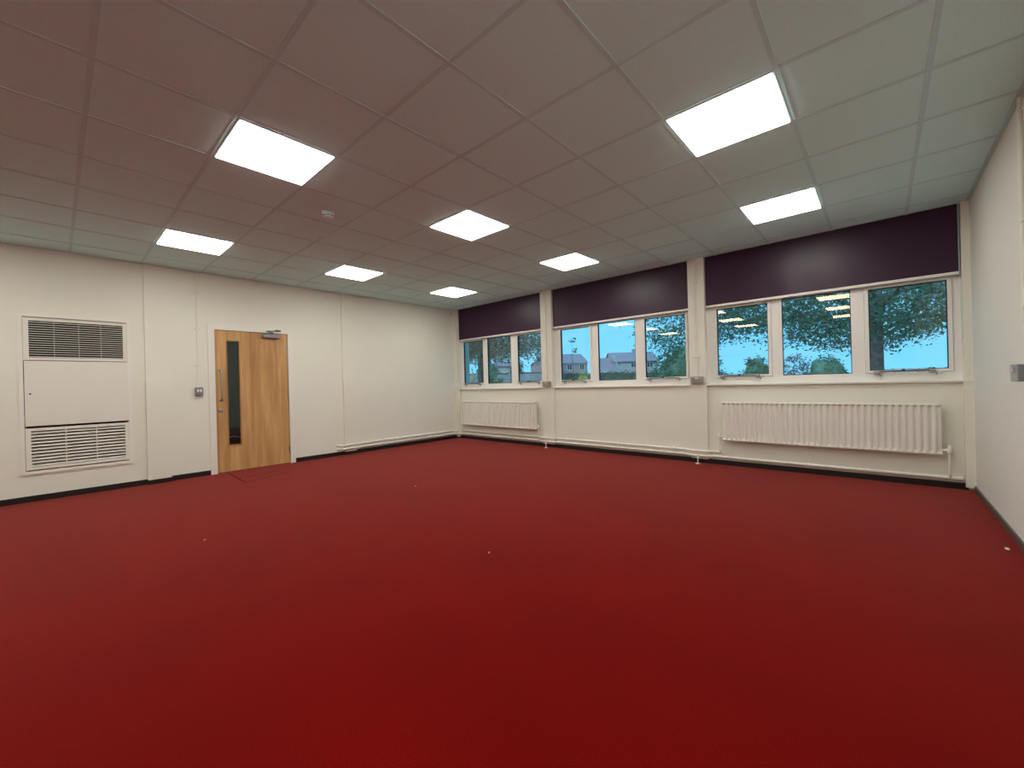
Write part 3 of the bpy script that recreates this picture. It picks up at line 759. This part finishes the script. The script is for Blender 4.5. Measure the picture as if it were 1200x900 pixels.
# hedge
m = MB(); rnd = random.Random(21); cs = []
p0, p1 = Vector((-17.5, 26.6, 0)), Vector((-6.6, 35.6, 0)); dirv = (p1-p0).normalized(); nv = Vector((-dirv.y, dirv.x, 0))
for k in range(520):
    u = rnd.random(); q = p0.lerp(p1, u) + nv*rnd.uniform(-.5, .5)
    cs.append((q.x, q.y, rnd.uniform(.3, 1.85) if rnd.random() < .6 else 1.85+.06*math.sin(u*60)))
leaves(m, cs, 10, .14, .17, rnd, 1.5)
for a, b in zip(range(12), range(1, 13)):
    q0, q1 = p0.lerp(p1, a/12), p0.lerp(p1, b/12)
    c = [q0-nv*.45, q1-nv*.45, q1+nv*.45, q0+nv*.45]
    m.add([(v.x, v.y, GZ) for v in c]+[(v.x, v.y, 1.8) for v in c], [(0,1,2,3), (4,5,6,7), (0,1,5,4), (1,2,6,5), (2,3,7,6), (3,0,4,7)])
tag(obj('hedge', m, 'hedge'), 'clipped green hedge in front of the two houses', 'hedge')

# board fence with posts
t = thing('board_fence', (-9.3, 11, GZ), 'pale vertical board fence outside the window next to the door wall', 'fence')
p0, p1 = Vector((-13.2, 8.0, 0)), Vector((-7.3, 12.5, 0)); Lf = (p1-p0).length; dirv = (p1-p0).normalized(); nv = Vector((-dirv.y, dirv.x, 0))*.02
m = MB(); nb = 46
for k in range(nb):
    q0 = p0+dirv*(Lf*k/nb); q1 = p0+dirv*(Lf*(k+.93)/nb); zt = 1.66+.012*(k % 3)
    c = [q0-nv, q1-nv, q1+nv, q0+nv]
    m.add([(v.x, v.y, GZ) for v in c]+[(v.x, v.y, zt) for v in c], [(3,2,1,0), (4,5,6,7), (0,1,5,4), (1,2,6,5), (2,3,7,6), (3,0,4,7)])
obj('board_panel', m, 'fence', t)
for k in range(5):
    q = p0+dirv*(Lf*k/4)+nv*-4
    obj('fence_post', MB().tube([(q.x, q.y, GZ), (q.x, q.y, 1.80)], .05, 8), 'fence', t)
obj('top_rail', MB().tube([tuple(p0+Vector((0, 0, 1.72))), tuple(p1+Vector((0, 0, 1.72)))], .045, 6), 'bark', t)
tag(obj('marker_post', MB().tube([(-7.97, 7.82, GZ), (-7.97, 7.82, 1.66)], .055, 10).lathe([(.055, 0), (.05, .05), (.03, .09), (.001, .1)], (-7.97, 7.82, 1.66), n=10), 'post'), 'thin yellowish post outside the window next to the door wall', 'post')

# houses: local x along the front, local -y toward the room
def house(name, loc, rz, label):
    o = bpy.data.objects.new(name, None); C.objects.link(o); o.location = loc; o.rotation_euler = (0, 0, rz)
    return tag(o, label, 'house', 'houses beyond the hedge')
def walls_roof(par, x0, x1, y0, y1, ze, zr, wall, axis='x', over=.3, hip=0.0):
    ym, xm = (y0+y1)/2, (x0+x1)/2
    m = MB()
    if axis == 'x':
        m.prism([(y0, 0), (y1, 0), (y1, ze), (ym, zr-.12) if not hip else (ym, ze+.02), (y0, ze)], 'x', x0, x1)
        A = [(x0-over, y0-over, ze-.15), (x1+over, y0-over, ze-.15), (x1+over, y1+over, ze-.15), (x0-over, y1+over, ze-.15), (x0-over+hip, ym, zr), (x1+over-hip, ym, zr)]
        fs = [(0, 1, 5, 4), (2, 3, 4, 5), (3, 0, 4), (1, 2, 5), (0, 3, 2, 1)] if hip else [(0, 1, 5, 4), (2, 3, 4, 5)]
        r = MB().add(A, fs)
        if not hip: r.add([(a[0], a[1], a[2]+.14) for a in A], fs)
    else:
        m.prism([(x0, 0), (x1, 0), (x1, ze), (xm, zr-.12), (x0, ze)], 'y', y0, y1)
        A = [(x0-over, y0-over, ze-.15), (x0-over, y1+over, ze-.15), (x1+over, y1+over, ze-.15), (x1+over, y0-over, ze-.15), (xm, y0-over, zr), (xm, y1+over, zr)]
        r = MB().add(A, [(0, 1, 5, 4), (2, 3, 4, 5)]).add([(a[0], a[1], a[2]+.14) for a in A], [(0, 1, 5, 4), (2, 3, 4, 5)])
    obj('wall', m, wall, par); obj('roof', r, 'roof', par)
def win(par, x, y, z, w, h):
    f = obj('window', MB().ring_xz(x-w/2, x+w/2, z-h/2, z+h/2, .1, y-.06, y+.02).box(x-.04, x+.04, y-.05, y+.02, z-h/2, z+h/2), 'white', par)
    obj('pane', MB().add([(x-w/2+.08, y-.02, z-h/2+.08), (x+w/2-.08, y-.02, z-h/2+.08), (x+w/2-.08, y-.02, z+h/2-.08), (x-w/2+.08, y-.02, z+h/2-.08)], [(0, 1, 2, 3)]), 'darkmetal', f)
# house with six windows (seen in the first pane of the middle window)
hA = house('house', (-35.2, 57.4, GZ), .735, 'pinkish house with two rows of small windows behind the middle window')
walls_roof(hA, -3.6, 2.9, 0, 6, 5.0, 6.75, 'brick', 'x', .25, .9)
walls_roof(hA, -7.2, -2.4, -.9, 5, 4.9, 6.72, 'brick', 'y', .25)
for x in (-2.75, -.35, 1.9):
    yy = -.9 if x < -2.4 else 0
    win(hA, x, yy, 4.15, .95, 1.15); win(hA, x, yy, 2.6, .95, 1.1)
obj('chimney', MB().box(-3.3, -2.6, 2.7, 3.3, 6.2, 7.3), 'brick', hA)
# gabled house with chimney (centre and third pane)
hB = house('house', (-25.2, 62.2, GZ), .72, 'pinkish gabled house with chimney and low wing behind the middle window')
walls_roof(hB, -3.7, 4.0, 0, 7, 4.75, 6.45, 'render', 'x', .25)
walls_roof(hB, -6.2, -3.4, -1.2, 4, 3.1, 5.55, 'render', 'x', .25, .5)
obj('verge_board', MB().tube([(-3.9, -.35, 6.2-.15), (-2.75, -.45, 3.0)], .09, 6), 'white', hB)
obj('fascia', MB().box(-6.4, -3.1, -1.52, -1.42, 2.9, 3.12), 'white', hB)
obj('chimney', MB().box(.6, 1.3, 3.2, 3.9, 6.0, 7.15), 'brick', hB)
for x, z in ((-.2, 4.1), (2.6, 4.1), (-.6, 2.4), (2.4, 2.4)): win(hB, x, 0, z, 1.1, .95)
hC = house('garage', (-33.4, 38.4, GZ), .70, 'low pale outbuilding seen past the fence in the window next to the door wall')
walls_roof(hC, -2.0, 1.9, 0, 5, 4.0, 4.6, 'render', 'x', .2)
win(hC, -.2, 0, 2.6, 1.2, 1.0)

# far tree line
t = thing('tree_line', (11, 80, GZ), 'low distant tree line under the sky beyond the big trunk', 'tree line')
m = MB(); rnd = random.Random(31); cs = []
for k in range(260):
    u = rnd.random(); h = 2.0*(.55+.3*math.sin(u*23)+.25*math.sin(u*51+1))
    cs.append((-16+46*u, 80+rnd.uniform(-1, 1), rnd.uniform(0, max(.5, h))))
leaves(m, cs, 8, .5, .7, rnd, 1.0)
obj('foliage', m, 'hedge', t)

# ================================================================== LIGHT AND SKY
wd = bpy.data.worlds.new('dusk_sky'); bpy.context.scene.world = wd; wd.use_nodes = True
nt = wd.node_tree; bg = nt.nodes['Background']
tc = nt.nodes.new('ShaderNodeTexCoord'); sp = nt.nodes.new('ShaderNodeSeparateXYZ'); nt.links.new(tc.outputs['Generated'], sp.inputs[0])
rp = nt.nodes.new('ShaderNodeValToRGB'); nt.links.new(sp.outputs['Z'], rp.inputs['Fac'])
e = rp.color_ramp.elements
e[0].position = 0.0; e[0].color = (.20, .68, 1.0, 1)
e[1].position = .5; e[1].color = (.15, .58, .98, 1)
mp = nt.nodes.new('ShaderNodeMapping'); mp.inputs['Scale'].default_value = (3, 3, 16); nt.links.new(tc.outputs['Generated'], mp.inputs['Vector'])
cn = nt.nodes.new('ShaderNodeTexNoise'); cn.inputs['Scale'].default_value = 1.4; cn.inputs['Detail'].default_value = 4; nt.links.new(mp.outputs[0], cn.inputs['Vector'])
cr = nt.nodes.new('ShaderNodeMapRange'); cr.inputs['From Min'].default_value = .4; cr.inputs['From Max'].default_value = .8; cr.inputs['To Max'].default_value = .28
nt.links.new(cn.outputs['Fac'], cr.inputs['Value'])
mx = nt.nodes.new('ShaderNodeMix'); mx.data_type = 'RGBA'; mx.inputs['B'].default_value = (.42, .80, 1.0, 1)
nt.links.new(cr.outputs[0], mx.inputs['Factor']); nt.links.new(rp.outputs['Color'], mx.inputs['A'])
nt.links.new(mx.outputs['Result'], bg.inputs['Color']); bg.inputs['Strength'].default_value = 1.2

sn = bpy.data.lights.new('house_fill', 'SUN'); sn.energy = .9; sn.angle = math.radians(50); sn.color = (1, .86, .86)  # broad pinkish lamp added to lift and warm the house fronts
so = bpy.data.objects.new('house_fill', sn); C.objects.link(so)
so.rotation_euler = Vector((.25, 1, -.75)).to_track_quat('-Z', 'Y').to_euler()
tag(so, 'added soft fill light on the houses outside', 'sun')

# ================================================================== CAMERA
yaw, pitch, roll = -.731323, -.000328, -.026527
f = Vector((math.sin(yaw)*math.cos(pitch), math.cos(yaw)*math.cos(pitch), math.sin(pitch)))
r = Vector((math.cos(yaw), -math.sin(yaw), 0)); u = r.cross(f)
r2 = r*math.cos(roll)+u*math.sin(roll); u2 = -r*math.sin(roll)+u*math.cos(roll)
cd = bpy.data.cameras.new('camera'); cam = bpy.data.objects.new('camera', cd); C.objects.link(cam)
mw = Matrix((r2, u2, -f)).transposed().to_4x4(); mw.translation = Vector((6.79698, -5.80301, 1.12688)); cam.matrix_world = mw
cd.sensor_width = 36; cd.sensor_fit = 'HORIZONTAL'; cd.lens = 36*481.8946/1200; cd.clip_start = .01; cd.clip_end = 500
sc = bpy.context.scene; sc.camera = cam
for o in BASED:
    if 'base' in o.keys(): del o['base']
sc.view_settings.view_transform = 'Standard'; sc.view_settings.look = 'None'
sc.view_settings.exposure = 0.0; sc.view_settings.gamma = 1.0
sc.cycles.max_bounces = 12; sc.cycles.diffuse_bounces = 9; sc.cycles.transparent_max_bounces = 16
sc.cycles.caustics_reflective = False; sc.cycles.caustics_refractive = False
